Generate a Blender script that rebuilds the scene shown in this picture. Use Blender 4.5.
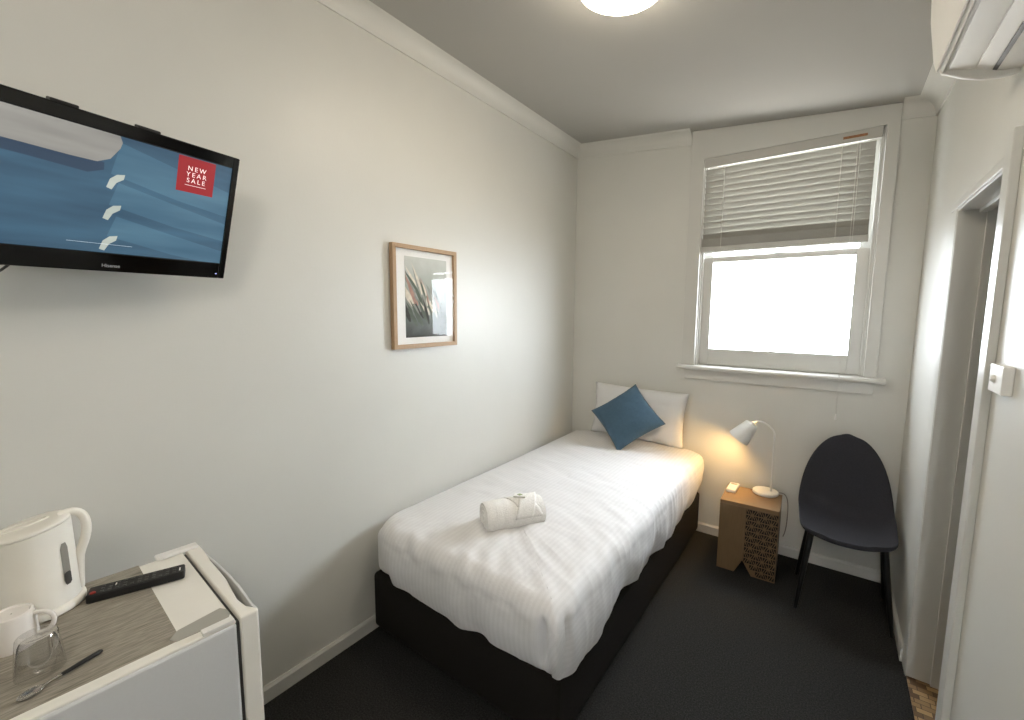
import bpy, bmesh, math, random
from mathutils import Vector, Matrix, noise
from math import sin, cos, pi, radians as R_, sqrt, atan2
for o in list(bpy.data.objects): bpy.data.objects.remove(o)
S = bpy.context.scene
COL = S.collection
random.seed(4)

# ------------------------------------------------------------------ camera
W = 2.1216                                   # room width; window wall is y = 0, room runs towards -y
cam = bpy.data.cameras.new('camera'); camo = bpy.data.objects.new('camera', cam); COL.objects.link(camo)
yaw, pit, rol, F = 0.635771, 0.109232, 0.005925, 434.07
fw = Vector((-sin(yaw)*cos(pit), cos(yaw)*cos(pit), -sin(pit))); rt = Vector((cos(yaw), sin(yaw), 0)); up = rt.cross(fw)
r2 = rt*cos(rol)+up*sin(rol); u2 = -rt*sin(rol)+up*cos(rol)
mw = Matrix((r2, u2, -fw)).transposed().to_4x4(); mw.translation = Vector((1.75733, -3.25957, 1.58262))
camo.matrix_world = mw
cam.sensor_fit = 'HORIZONTAL'; cam.sensor_width = 36; cam.lens = F/1024*36; cam.clip_start = 0.02
S.camera = camo

# ------------------------------------------------------------------ sky and exposure
SKY = 31.0
w = bpy.data.worlds.new('sky'); S.world = w; w.use_nodes = True
bg = w.node_tree.nodes['Background']; bg.inputs[1].default_value = SKY
_t = w.node_tree; _tc = _t.nodes.new('ShaderNodeTexCoord'); _sp = _t.nodes.new('ShaderNodeSeparateXYZ'); _t.links.new(_tc.outputs['Generated'], _sp.inputs[0])
_mr = _t.nodes.new('ShaderNodeMapRange'); _mr.inputs[1].default_value = -.35; _mr.inputs[2].default_value = .05; _t.links.new(_sp.outputs[2], _mr.inputs[0])
_mx = _t.nodes.new('ShaderNodeMix'); _mx.data_type = 'RGBA'; _t.links.new(_mr.outputs[0], _mx.inputs[0])
_mx.inputs[6].default_value = (.27, .26, .24, 1); _mx.inputs[7].default_value = (0.86, 0.93, 1.0, 1)      # sunlit ground below, hazy bright sky above
_mr2 = _t.nodes.new('ShaderNodeMapRange'); _mr2.inputs[1].default_value = -.75; _mr2.inputs[2].default_value = .45; _mr2.inputs[3].default_value = .45; _mr2.inputs[4].default_value = 1.28
_t.links.new(_sp.outputs[0], _mr2.inputs[0])                     # brightness ramp added across the sky, favouring light on the left wall
_ml = _t.nodes.new('ShaderNodeMath'); _ml.operation = 'MULTIPLY'; _ml.inputs[1].default_value = SKY; _t.links.new(_mr2.outputs[0], _ml.inputs[0]); _t.links.new(_ml.outputs[0], bg.inputs[1])
_t.links.new(_mx.outputs[2], bg.inputs[0])
S.view_settings.view_transform = 'Standard'; S.view_settings.look = 'None'
S.view_settings.exposure = 0.05; S.view_settings.gamma = 1.0
S.view_settings.use_curve_mapping = False
CEIL_LIGHT = 39.0
BULB = 280.0
# unseen fill light added behind the camera, brightens the near-left wall and fridge
_l = bpy.data.lights.new('entry_fill', 'POINT'); _l.energy = 30; _l.color = (1, .93, .84); _l.shadow_soft_size = .16
_o = bpy.data.objects.new('entry_fill', _l); COL.objects.link(_o); _o.location = (1.86, -4.0, 2.5)
S.cycles.max_bounces = 12; S.cycles.diffuse_bounces = 8; S.cycles.transparent_max_bounces = 12
S.cycles.caustics_reflective = False; S.cycles.caustics_refractive = False
S.cycles.sample_clamp_indirect = 6.0

# ------------------------------------------------------------------ materials
def srgb(h):
    c = [int(h[i:i+2], 16)/255 for i in (0, 2, 4)]
    return tuple(v/12.92 if v <= .04045 else ((v+.055)/1.055)**2.4 for v in c)+(1,)
def mat(name, col, rough=.5, spec=.5, metal=0, noise_scale=None, amount=.06, bump=0, bump_scale=None, emit=None, sheen=0, coat=0, stretch=None):
    m = bpy.data.materials.new(name); m.use_nodes = True; t = m.node_tree; b = t.nodes['Principled BSDF']
    c = srgb(col) if isinstance(col, str) else tuple(col)+(1,)
    b.inputs['Base Color'].default_value = c; b.inputs['Roughness'].default_value = rough
    b.inputs['Specular IOR Level'].default_value = spec; b.inputs['Metallic'].default_value = metal
    if sheen: b.inputs['Sheen Weight'].default_value = sheen
    if coat: b.inputs['Coat Weight'].default_value = coat
    if emit: b.inputs['Emission Color'].default_value = c; b.inputs['Emission Strength'].default_value = emit
    if noise_scale or bump:
        tc = t.nodes.new('ShaderNodeTexCoord'); mp = t.nodes.new('ShaderNodeMapping'); t.links.new(tc.outputs['Object'], mp.inputs[0])
        if stretch: mp.inputs['Scale'].default_value = stretch
    if noise_scale:
        n = t.nodes.new('ShaderNodeTexNoise'); n.inputs['Scale'].default_value = noise_scale; n.inputs['Detail'].default_value = 4
        t.links.new(mp.outputs[0], n.inputs[0])
        r = t.nodes.new('ShaderNodeMapRange'); r.inputs[1].default_value = .3; r.inputs[2].default_value = .7
        r.inputs[3].default_value = 1-amount; r.inputs[4].default_value = 1+amount
        t.links.new(n.outputs[0], r.inputs[0])
        mx = t.nodes.new('ShaderNodeVectorMath'); mx.operation = 'SCALE'; mx.inputs[0].default_value = c[:3]
        t.links.new(r.outputs[0], mx.inputs['Scale']); t.links.new(mx.outputs[0], b.inputs['Base Color'])
    if bump:
        n2 = t.nodes.new('ShaderNodeTexNoise'); n2.inputs['Scale'].default_value = bump_scale or 60; n2.inputs['Detail'].default_value = 3
        t.links.new(mp.outputs[0], n2.inputs[0])
        bp = t.nodes.new('ShaderNodeBump'); bp.inputs['Strength'].default_value = bump; bp.inputs['Distance'].default_value = .004
        t.links.new(n2.outputs[0], bp.inputs['Height']); t.links.new(bp.outputs[0], b.inputs['Normal'])
    return m
def ramp_mat(name, kind, cols, scale, rough=.5, mapping=None, spec=.4, coords='Object', dist=2, pos=None, bump=0):
    """Texture -> colour ramp material."""
    m = bpy.data.materials.new(name); m.use_nodes = True; t = m.node_tree; b = t.nodes['Principled BSDF']
    tc = t.nodes.new('ShaderNodeTexCoord'); mp = t.nodes.new('ShaderNodeMapping'); t.links.new(tc.outputs[coords], mp.inputs[0])
    if mapping: mp.inputs['Scale'].default_value = mapping
    n = t.nodes.new({'noise': 'ShaderNodeTexNoise', 'wave': 'ShaderNodeTexWave', 'voronoi': 'ShaderNodeTexVoronoi'}[kind]); n.inputs['Scale'].default_value = scale
    if kind == 'noise': n.inputs['Detail'].default_value = 5
    if kind == 'wave': n.inputs['Distortion'].default_value = dist
    t.links.new(mp.outputs[0], n.inputs[0])
    r = t.nodes.new('ShaderNodeValToRGB'); e = r.color_ramp.elements
    while len(e) < len(cols): e.new(.5)
    for i, c in enumerate(cols):
        e[i].position = pos[i] if pos else i/(len(cols)-1); e[i].color = srgb(c)
    t.links.new(n.outputs['Color' if kind == 'voronoi' else 0], r.inputs[0]); t.links.new(r.outputs[0], b.inputs['Base Color'])
    b.inputs['Roughness'].default_value = rough; b.inputs['Specular IOR Level'].default_value = spec
    if bump:
        bp = t.nodes.new('ShaderNodeBump'); bp.inputs['Strength'].default_value = bump; bp.inputs['Distance'].default_value = .003
        t.links.new(n.outputs[0], bp.inputs['Height']); t.links.new(bp.outputs[0], b.inputs['Normal'])
    return m

M = {}
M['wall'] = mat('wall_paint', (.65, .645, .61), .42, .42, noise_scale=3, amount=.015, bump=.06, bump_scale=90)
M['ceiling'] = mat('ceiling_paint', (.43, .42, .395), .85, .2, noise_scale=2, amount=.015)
M['trim'] = mat('gloss_trim_paint', (.61, .605, .575), .28, .5, noise_scale=8, amount=.01)
M['carpet'] = ramp_mat('charcoal_carpet', 'noise', ['141414', '2e2e2d', '42413f'], 170, .95, spec=.1, pos=[.25, .55, .8], bump=.8)
M['parquet'] = None
M['base_fabric'] = mat('bed_base_fabric', '1b1815', .85, .2, noise_scale=220, amount=.25, bump=.25, bump_scale=400)
M['linen'] = mat('white_linen', (.76, .76, .765), .75, .25, noise_scale=6, amount=.01, bump=.12, bump_scale=26, sheen=.15)
M['towel'] = mat('terry_towel', (.88, .875, .86), .95, .1, noise_scale=120, amount=.05, bump=.6, bump_scale=260)
M['blue'] = mat('blue_cushion_velvet', '425a6c', .8, .2, noise_scale=60, amount=.08, bump=.2, bump_scale=220, sheen=.1)
M['piping'] = mat('blue_cushion_seam', '33495b', .8, .2)
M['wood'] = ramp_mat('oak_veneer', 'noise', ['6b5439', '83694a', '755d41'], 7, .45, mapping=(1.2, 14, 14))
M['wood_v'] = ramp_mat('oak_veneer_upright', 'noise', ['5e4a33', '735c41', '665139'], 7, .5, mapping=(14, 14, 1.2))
M['dark_inlay'] = mat('black_inlay', '15120f', .6, .3, noise_scale=30, amount=.05)
M['frame_wood'] = ramp_mat('picture_frame_wood', 'noise', ['8d7257', 'ab8e6e', '9b7f61'], 9, .5, mapping=(12, 12, 2))
M['mount'] = mat('mount_board', (.86, .86, .84), .7, .2, noise_scale=40, amount=.01)
M['white_plastic'] = mat('white_plastic', (.82, .81, .78), .35, .5, noise_scale=20, amount=.01)
M['cream_plastic'] = mat('cream_plastic', (.86, .84, .78), .3, .5, noise_scale=20, amount=.01)
M['grey_plastic'] = mat('grey_plastic', '8a8780', .4, .4, noise_scale=30, amount=.02)
M['pale_grey'] = mat('pale_grey_plastic', 'a5a39b', .4, .4, noise_scale=30, amount=.02)
M['dark_plastic'] = mat('dark_grey_plastic', '3c3b39', .4, .4, noise_scale=30, amount=.03)
M['black'] = mat('black_plastic', '0c0c0d', .3, .5, noise_scale=40, amount=.05)
M['black_gloss'] = mat('black_gloss_bezel', '060607', .12, .5, noise_scale=40, amount=.03)
M['remote'] = mat('remote_black', '1a1a1b', .45, .4, noise_scale=50, amount=.05)
M['fridge'] = mat('white_enamel', (.66, .67, .685), .33, .5, noise_scale=200, amount=.01, bump=.05, bump_scale=300)
M['seal'] = mat('rubber_seal', '4a4b4b', .7, .3, noise_scale=60, amount=.05)
M['laminate'] = ramp_mat('grey_wood_laminate', 'noise', ['6a645a', 'a29b8e', '827b70', 'b2ab9e'], 5, .45, mapping=(34, 2.2, 5), pos=[.28, .45, .55, .75])
M['steel'] = mat('stainless_steel', (.62, .60, .57), .22, .5, metal=1, noise_scale=50, amount=.03)
M['chrome'] = mat('chrome', (.8, .8, .8), .1, .5, metal=1, noise_scale=50, amount=.01)
M['mug'] = mat('white_china', (.80, .77, .74), .18, .5, noise_scale=10, amount=.01)
M['chair'] = mat('charcoal_chair_fabric', '313136', .85, .2, noise_scale=150, amount=.12, bump=.3, bump_scale=350)
M['chair_leg'] = mat('black_metal_leg', '0b0b0b', .4, .4, noise_scale=40, amount=.05)
M['lamp_white'] = mat('lamp_enamel', (.78, .78, .76), .35, .45, noise_scale=30, amount=.01)
M['blind'] = mat('blind_slat', (.36, .35, .315), .5, .35, noise_scale=12, amount=.02)
M['rail'] = mat('blind_rail', (.50, .49, .46), .45, .35, noise_scale=12, amount=.02)
M['cord'] = mat('blind_cord', (.62, .61, .58), .8, .2, noise_scale=80, amount=.05)
M['brass_label'] = mat('maker_label', '8a5f3a', .5, .3, noise_scale=90, amount=.2)
M['green'] = mat('packet_green', '9fb08a', .6, .3, noise_scale=80, amount=.1)
M['red_key'] = mat('red_key', '8c2a22', .4, .4, noise_scale=30, amount=.03)
M['bath'] = mat('bathroom_paint', (.55, .53, .50), .5, .3, noise_scale=3, amount=.02)

def glass(name, rough=0.0, ior=1.45, tint=(1, 1, 1)):
    m = bpy.data.materials.new(name); m.use_nodes = True; b = m.node_tree.nodes['Principled BSDF']
    b.inputs['Base Color'].default_value = tint+(1,); b.inputs['Transmission Weight'].default_value = 1
    b.inputs['Roughness'].default_value = rough; b.inputs['IOR'].default_value = ior
    return m

def thin_glass(name, boost=1.0, tint=1.0):
    m = bpy.data.materials.new(name); m.use_nodes = True; t = m.node_tree
    for n in list(t.nodes):
        if n.type == 'BSDF_PRINCIPLED': t.nodes.remove(n)
    out = [n for n in t.nodes if n.type == 'OUTPUT_MATERIAL'][0]
    tr = t.nodes.new('ShaderNodeBsdfTransparent'); tr.inputs[0].default_value = (tint, tint, tint, 1); gl = t.nodes.new('ShaderNodeBsdfGlossy'); gl.inputs['Roughness'].default_value = .02
    fr = t.nodes.new('ShaderNodeFresnel'); fr.inputs['IOR'].default_value = 1.5
    ge = t.nodes.new('ShaderNodeNewGeometry'); inv_ = t.nodes.new('ShaderNodeMath'); inv_.operation = 'SUBTRACT'; inv_.inputs[0].default_value = 1; t.links.new(ge.outputs['Backfacing'], inv_.inputs[1])
    mu = t.nodes.new('ShaderNodeMath'); mu.operation = 'MULTIPLY'; t.links.new(fr.outputs[0], mu.inputs[0]); t.links.new(inv_.outputs[0], mu.inputs[1])
    mb_ = t.nodes.new('ShaderNodeMath'); mb_.operation = 'MULTIPLY'; mb_.use_clamp = True; mb_.inputs[1].default_value = boost; t.links.new(mu.outputs[0], mb_.inputs[0])
    mx = t.nodes.new('ShaderNodeMixShader'); t.links.new(mb_.outputs[0], mx.inputs[0]); t.links.new(tr.outputs[0], mx.inputs[1]); t.links.new(gl.outputs[0], mx.inputs[2])
    t.links.new(mx.outputs[0], out.inputs[0]); return m
M['pane'] = thin_glass('window_glass'); M['tumbler_glass'] = thin_glass('clear_tumbler_glass', boost=4.0, tint=.95); M['acrylic'] = thin_glass('matt_acrylic_glazing', boost=.42)
def emissive(name, col, st):
    m = bpy.data.materials.new(name); m.use_nodes = True; t = m.node_tree; b = t.nodes['Principled BSDF']
    b.inputs['Base Color'].default_value = (.8, .8, .8, 1); b.inputs['Emission Color'].default_value = tuple(col)+(1,); b.inputs['Emission Strength'].default_value = st
    return m
M['dome'] = emissive('lit_opal_dome', (1, .88, .70), CEIL_LIGHT)
M['bulb'] = emissive('lit_warm_bulb', (1, .60, .22), BULB)
# bathroom floor: little wood-coloured mosaic blocks
def parquet():
    m = bpy.data.materials.new('mosaic_floor'); m.use_nodes = True; t = m.node_tree; b = t.nodes['Principled BSDF']
    tc = t.nodes.new('ShaderNodeTexCoord'); br = t.nodes.new('ShaderNodeTexBrick')
    t.links.new(tc.outputs['Object'], br.inputs[0]); br.inputs['Scale'].default_value = 1
    br.inputs['Brick Width'].default_value = .05; br.inputs['Row Height'].default_value = .027; br.offset = .37; br.inputs['Mortar Size'].default_value = .0015
    br.inputs['Color1'].default_value = srgb('b39468'); br.inputs['Color2'].default_value = srgb('52361f'); br.inputs['Mortar'].default_value = srgb('4a3a28')
    t.links.new(br.outputs[0], b.inputs['Base Color']); b.inputs['Roughness'].default_value = .45
    return m
M['parquet'] = parquet()
# striped sateen: stripes follow the UV u coordinate
def sateen():
    m = bpy.data.materials.new('striped_sateen'); m.use_nodes = True; t = m.node_tree; b = t.nodes['Principled BSDF']
    uv = t.nodes.new('ShaderNodeUVMap'); wv = t.nodes.new('ShaderNodeTexWave'); wv.inputs['Scale'].default_value = 14; wv.bands_direction = 'X'
    t.links.new(uv.outputs[0], wv.inputs[0])
    r = t.nodes.new('ShaderNodeValToRGB'); e = r.color_ramp.elements
    e[0].position = .42; e[0].color = (.725, .725, .738, 1); e[1].position = .58; e[1].color = (.755, .755, .77, 1)
    t.links.new(wv.outputs['Fac'], r.inputs[0]); t.links.new(r.outputs[0], b.inputs['Base Color'])
    r3 = t.nodes.new('ShaderNodeMapRange'); r3.inputs[3].default_value = .72; r3.inputs[4].default_value = .58
    t.links.new(wv.outputs['Fac'], r3.inputs[0]); t.links.new(r3.outputs[0], b.inputs['Roughness'])
    b.inputs['Specular IOR Level'].default_value = .3; b.inputs['Sheen Weight'].default_value = .1
    tc = t.nodes.new('ShaderNodeTexCoord'); n2 = t.nodes.new('ShaderNodeTexNoise'); n2.inputs['Scale'].default_value = 22; n2.inputs['Detail'].default_value = 4
    t.links.new(tc.outputs['Object'], n2.inputs[0]); bp = t.nodes.new('ShaderNodeBump'); bp.inputs['Strength'].default_value = .25; bp.inputs['Distance'].default_value = .006
    t.links.new(n2.outputs[0], bp.inputs['Height']); t.links.new(bp.outputs[0], b.inputs['Normal'])
    return m
M['sateen'] = sateen()

# ------------------------------------------------------------------ mesh builder
class MB:
    def __init__(s): s.v = []; s.f = []; s.m = []; s.uv = None
    def add(s, vs, fs, mi=0):
        k = len(s.v); s.v += [tuple(v) for v in vs]; s.f += [tuple(i+k for i in f) for f in fs]; s.m += [mi]*len(fs); return s
    def box(s, x0, x1, y0, y1, z0, z1, mi=0, T=None):
        vs = [Vector((x, y, z)) for z in (z0, z1) for y in (y0, y1) for x in (x0, x1)]
        if T: vs = [T @ v for v in vs]
        return s.add(vs, [(0, 2, 3, 1), (4, 5, 7, 6), (0, 1, 5, 4), (2, 6, 7, 3), (0, 4, 6, 2), (1, 3, 7, 5)], mi)
    def prism(s, poly, axis, a, b, mi=0, T=None):
        """poly: 2-D points (counter-clockwise), extruded on axis from a to b (a, b may be functions of the point)."""
        def p3(p, t):
            t = t(p) if callable(t) else t
            v = {'x': (t, p[0], p[1]), 'y': (p[0], t, p[1]), 'z': (p[0], p[1], t)}[axis]
            return T @ Vector(v) if T else v
        n = len(poly); vs = [p3(p, a) for p in poly]+[p3(p, b) for p in poly]
        fs = [tuple(range(n-1, -1, -1)), tuple(range(n, 2*n))]+[(i, (i+1) % n, (i+1) % n+n, i+n) for i in range(n)]
        return s.add(vs, fs, mi)
    def lathe(s, prof, n=32, T=None, mi=0, closed=False, sx=1, sy=1):
        vs = []; fs = []
        for r, z in prof:
            for k in range(n):
                a = 2*pi*k/n; v = Vector((r*cos(a)*sx, r*sin(a)*sy, z)); vs.append(T @ v if T else v)
        m = len(prof)
        for i in range(m if closed else m-1):
            j = (i+1) % m
            for k in range(n): fs.append((i*n+k, i*n+(k+1) % n, j*n+(k+1) % n, j*n+k))
        if not closed:
            fs.append(tuple(range(n-1, -1, -1))); fs.append(tuple((m-1)*n+k for k in range(n)))
        return s.add(vs, fs, mi)
    def tube(s, pts, r, n=10, mi=0, cap=True, flat=1.0):
        pts = [Vector(p) for p in pts]; N = len(pts); rs = r if isinstance(r, (list, tuple)) else [r]*N
        vs = []; fs = []; ref = None
        for i, p in enumerate(pts):
            d = (pts[min(i+1, N-1)]-pts[max(i-1, 0)]).normalized()
            if ref is None: ref = d.orthogonal().normalized() if abs(d.z) > .9 else Vector((0, 0, 1))
            a = d.cross(ref).normalized(); b = a.cross(d).normalized(); ref = b
            for k in range(n):
                t = 2*pi*k/n; vs.append(p+a*rs[i]*cos(t)+b*rs[i]*sin(t)*flat)
        for i in range(N-1):
            for k in range(n): fs.append((i*n+k, i*n+(k+1) % n, (i+1)*n+(k+1) % n, (i+1)*n+k))
        if cap: fs += [tuple(range(n-1, -1, -1)), tuple((N-1)*n+k for k in range(n))]
        return s.add(vs, fs, mi)
    def grid(s, P, mi=0, wrap=False):
        """P[i][j] of points."""
        n, m = len(P), len(P[0]); vs = [q for r in P for q in r]; fs = []
        for i in range(n-1):
            for j in range(m if wrap else m-1): fs.append((i*m+j, i*m+(j+1) % m, (i+1)*m+(j+1) % m, (i+1)*m+j))
        return s.add(vs, fs, mi)
    def build(s, name, mats, parent=None, smooth=False, bevel=0, seg=2, sub=0, solid=0, recalc=True):
        me = bpy.data.meshes.new(name); me.from_pydata([tuple(v) for v in s.v], [], s.f); me.update()
        if recalc:
            bm = bmesh.new(); bm.from_mesh(me); bmesh.ops.recalc_face_normals(bm, faces=bm.faces); bm.to_mesh(me); bm.free()
        for m in (mats if isinstance(mats, list) else [mats]): me.materials.append(m)
        for p, i in zip(me.polygons, s.m): p.material_index = i; p.use_smooth = smooth
        o = bpy.data.objects.new(name, me); COL.objects.link(o)
        if parent is not None: o.parent = parent
        if solid:
            d = o.modifiers.new('solid', 'SOLIDIFY'); d.thickness = solid; d.offset = -1
        if bevel:
            d = o.modifiers.new('bevel', 'BEVEL'); d.width = bevel; d.segments = seg; d.limit_method = 'ANGLE'; d.angle_limit = R_(40)
        if sub:
            d = o.modifiers.new('sub', 'SUBSURF'); d.levels = sub; d.render_levels = sub
        if smooth and not sub:
            me.set_sharp_from_angle(angle=R_(40))
        return o
def tag(o, label, cat, group=None):
    o['label'] = label; o['category'] = cat
    if group: o['group'] = group
    return o
def thing(name, label, cat, loc=(0, 0, 0), rot=0):
    o = bpy.data.objects.new(name, None); COL.objects.link(o); o.location = loc; o.rotation_euler = (0, 0, rot); o.empty_display_size = .05
    return tag(o, label, cat)
def struct(o): o['kind'] = 'structure'; return o
def empty_struct(name):
    o = bpy.data.objects.new(name, None); COL.objects.link(o); o.empty_display_size = .05; return struct(o)
def orient(d, p=(0, 0, 0), upv=(0, 0, 1)):
    """matrix whose local z runs along d, placed at p"""
    d = Vector(d).normalized(); q = Vector((0, 0, 1)).rotation_difference(d); return Matrix.Translation(p) @ q.to_matrix().to_4x4()
def bez(p0, p1, p2, p3, n):
    out = []
    for i in range(n+1):
        t = i/n; out.append(tuple((1-t)**3*a+3*(1-t)**2*t*b+3*(1-t)*t*t*c+t**3*d for a, b, c, d in zip(p0, p1, p2, p3)))
    return out

# ------------------------------------------------------------------ the room
YB = -4.9                                   # wall behind the camera
DY0, DY1, DZ = -1.465, -0.805, 2.000        # doorway in the right wall
WX0, WX1, WZ0, WZ1 = .965, 1.930, 1.195, 2.635   # window hole
ceil_z = lambda x: 2.9025-.0918*x           # raked ceiling, lower towards the right wall
struct(MB().box(-.12, W+.12, YB-.12, .14, -.12, 0).build('floor', M['carpet']))
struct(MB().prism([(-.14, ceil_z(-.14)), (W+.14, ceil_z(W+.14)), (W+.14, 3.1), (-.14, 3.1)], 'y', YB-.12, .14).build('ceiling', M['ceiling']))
struct(MB().box(-.12, 0, YB-.12, .14, 0, 2.96).build('wall_left', M['wall']))
b = MB(); b.box(0, 1.84, YB-.12, YB, 0, 2.96); b.box(1.97, W, YB-.12, YB, 0, 2.96); b.box(1.84, 1.97, YB-.12, YB, 2.04, 2.96)  # narrow unseen slot added at the right to let in fill daylight
struct(b.build('wall_front', M['wall']))
b = MB(); b.box(1.84, 1.86, YB-.13, YB+.015, 0, 2.04); b.box(1.95, 1.97, YB-.13, YB+.015, 0, 2.04); b.box(1.86, 1.95, YB-.13, YB+.015, 2.01, 2.04)
struct(b.build('light_slot_frame', M['trim'], bevel=.002))  # frame of the added daylight slot behind the camera
b = MB(); b.box(0, WX0, 0, .14, 0, 2.93); b.box(WX1, W, 0, .14, 0, 2.93); b.box(WX0, WX1, 0, .14, 0, WZ0); b.box(WX0, WX1, 0, .14, WZ1, 2.93)
struct(b.build('wall_back', M['wall']))
b = MB(); b.box(W, W+.12, YB-.12, DY0, 0, 2.8); b.box(W, W+.12, DY1, .14, 0, 2.8); b.box(W, W+.12, DY0, DY1, DZ, 2.8)
struct(b.build('wall_right', M['wall']))
# cove cornice
def cove(n=8, h=.085, d=.085):
    pts = [(0, 0), (0, h+.02), (d, h+.02), (d, h)]
    pts += [(d-.006, h-.004)]
    for i in range(n+1):
        a = i/n*pi/2; pts.append((.012+(d-.022)*(1-sin(a)), h-.008-(h-.02)*(1-cos(a))))
    pts += [(.009, .008), (.009, 0)]
    return pts
zc = 2.8175
b = MB(); b.prism([(x, zc+z) for x, z in cove()], 'y', YB, 0); struct(b.build('trim_1', M['wall'], smooth=True))
b = MB(); b.prism([(W-x, 2.6227+z) for x, z in cove()], 'y', YB, 0); struct(b.build('trim_2', M['wall'], smooth=True))
def back_cove(xa, xb):
    m = MB(); P = []
    for x in (xa, xb): P.append([(x, -d, 2.8175-.0918*x+z) for d, z in cove()])
    m.grid(P, wrap=True); n = len(P[0]); m.add(P[0], [tuple(range(n))]); m.add(P[1], [tuple(range(n))]); return m
struct(back_cove(0, .887).build('trim_3', M['wall'], smooth=True))
struct(back_cove(1.976, W).build('trim_4', M['wall'], smooth=True))
# baseboards
def skirt_prof(t=.014, h=.068): return [(0, 0), (t, 0), (t, h-.012), (t*.45, h), (0, h)]
struct(MB().prism([(x, z) for x, z in skirt_prof()], 'y', YB, 0).build('baseboard_left', M['trim']))
struct(MB().prism([(-x, z) for x, z in skirt_prof()], 'x', .014, W-.014).build('baseboard_back', M['trim']))
b = MB(); b.prism([(W-x, z) for x, z in skirt_prof()], 'y', DY1+.085, -.001); b.prism([(W-x, z) for x, z in skirt_prof()], 'y', YB, -1.535)
struct(b.build('baseboard_right', M['trim']))

# ---- window
win = empty_struct('window_1')
b = MB()
b.prism([(.889, 1.215), (WX0+.012, 1.215), (WX0+.012, 2.619), (WX1-.012, 2.619), (WX1-.012, 1.215), (1.976, 1.215), (1.976, ceil_z(1.976)-.002), (.889, ceil_z(.889)-.002)], 'y', -.022, 0)
b.build('casing', M['trim'], win, bevel=.003)
b = MB(); b.box(WX0, WX0+.02, 0, .14, WZ0, WZ1); b.box(WX1-.02, WX1, 0, .14, WZ0, WZ1); b.box(WX0, WX1, 0, .14, WZ1-.018, WZ1); b.box(WX0, WX1, .05, .14, WZ0, WZ0+.035)
b.build('jamb', M['trim'], win)
b = MB(); b.box(WX0+.02, WX0+.032, .012, .03, 1.215, 2.617); b.box(WX1-.032, WX1-.02, .012, .03, 1.215, 2.617)
b.build('stop_bead', M['trim'], win, bevel=.002)
b = MB(); b.prism([(-.062, 1.19), (-.066, 1.203), (-.060, 1.215), (.06, 1.221), (.06, 1.19)], 'x', .863, 2.020)
b.build('sill', M['trim'], win, bevel=.003)
b = MB(); b.prism([(.905, 1.19), (.915, 1.118), (1.966, 1.118), (1.98, 1.19)], 'y', -.02, 0); b.build('apron', M['trim'], win, bevel=.003)
def sash(name, x0, x1, z0, z1, ya, yb, st, rb, rtp):
    m = MB(); m.box(x0, x0+st, ya, yb, z0, z1); m.box(x1-st, x1, ya, yb, z0, z1); m.box(x0+st, x1-st, ya, yb, z0, z0+rb); m.box(x0+st, x1-st, ya, yb, z1-rtp, z1)
    o = m.build(name, M['trim'], win, bevel=.003)
    g = MB().box(x0+st-.004, x1-st+.004, (ya+yb)/2-.002, (ya+yb)/2+.002, z0+rb-.004, z1-rtp+.004).build('pane', M['pane'], o)
    return o
ls = sash('lower_sash', .988, 1.904, 1.222, 1.969, .034, .07, .068, .115, .034)
us = sash('upper_sash', .988, 1.904, 1.938, 2.617, .076, .112, .055, .045, .06)
b = MB(); b.box(1.42, 1.465, .034, .06, 1.969, 1.976); b.tube([(1.44, .045, 1.976), (1.445, .04, 1.985), (1.475, .034, 1.987)], .004); b.build('sash_lock', M['trim'], ls)

# ---- doorway
door = empty_struct('door_1')
xf = W-.02
b = MB()
b.box(W-.006, W, DY1-.005, DY1+.085, 0, DZ+.028)                  # far architrave
b.box(xf, W, DY0-.06, DY0+.005, 0, 2.072)                    # near architrave with its horn
b.box(W-.010, W, DY0+.005, DY1+.085, DZ-.004, DZ+.028)
b.build('architrave', M['trim'], door, bevel=.004)
b = MB(); b.box(W-.004, W+.12, DY1-.012, DY1, 0, DZ); b.box(W-.016, W+.12, DY0, DY0+.012, 0, DZ); b.box(W-.004, W+.12, DY0, DY1, DZ-.012, DZ)
b.box(W+.075, W+.105, DY1-.026, DY1-.012, 0, DZ-.012); b.box(W+.055, W+.085, DY0+.012, DY0+.026, 0, DZ-.012); b.box(W+.055, W+.085, DY0, DY1, DZ-.026, DZ-.012)
b.build('door_lining', M['trim'], door, bevel=.002)
struct(MB().box(W, W+1.3, -2.2, -.4, -.1, .004).build('floor_bathroom', M['parquet']))
b = MB(); b.box(W+1.3, W+1.4, -2.3, -.3, -.1, 2.7); b.box(W+.12, W+1.4, -.4, -.3, -.1, 2.7); b.box(W+.12, W+1.4, -2.3, -2.2, -.1, 2.7)
struct(b.build('wall_bathroom', M['bath']))
struct(MB().box(W+.12, W+1.4, -2.3, -.3, 2.5, 2.6).build('ceiling_bathroom', M['bath']))

# ------------------------------------------------------------------ bed
bed = thing('single_bed', 'low single bed with dark brown upholstered base beside the plain left wall', 'bed', (.545, -1.045, 0))
b = MB(); b.box(-.525, .525, -1.005, 1.005, .03, .312); b.build('bed_base', M['base_fabric'], bed, smooth=True, bevel=.022, seg=4)
for sx in (-1, 1):
    for sy in (-1, 1):
        MB().lathe([(.022, 0), (.026, .034)], 16, Matrix.Translation((sx*.46, sy*.93, 0))).build('foot', M['black'], bed, smooth=True)
b = MB(); b.box(-.515, .51, -1.0, .995, .312, .545); b.build('mattress', M['linen'], bed, smooth=True, bevel=.05, seg=4)

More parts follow.
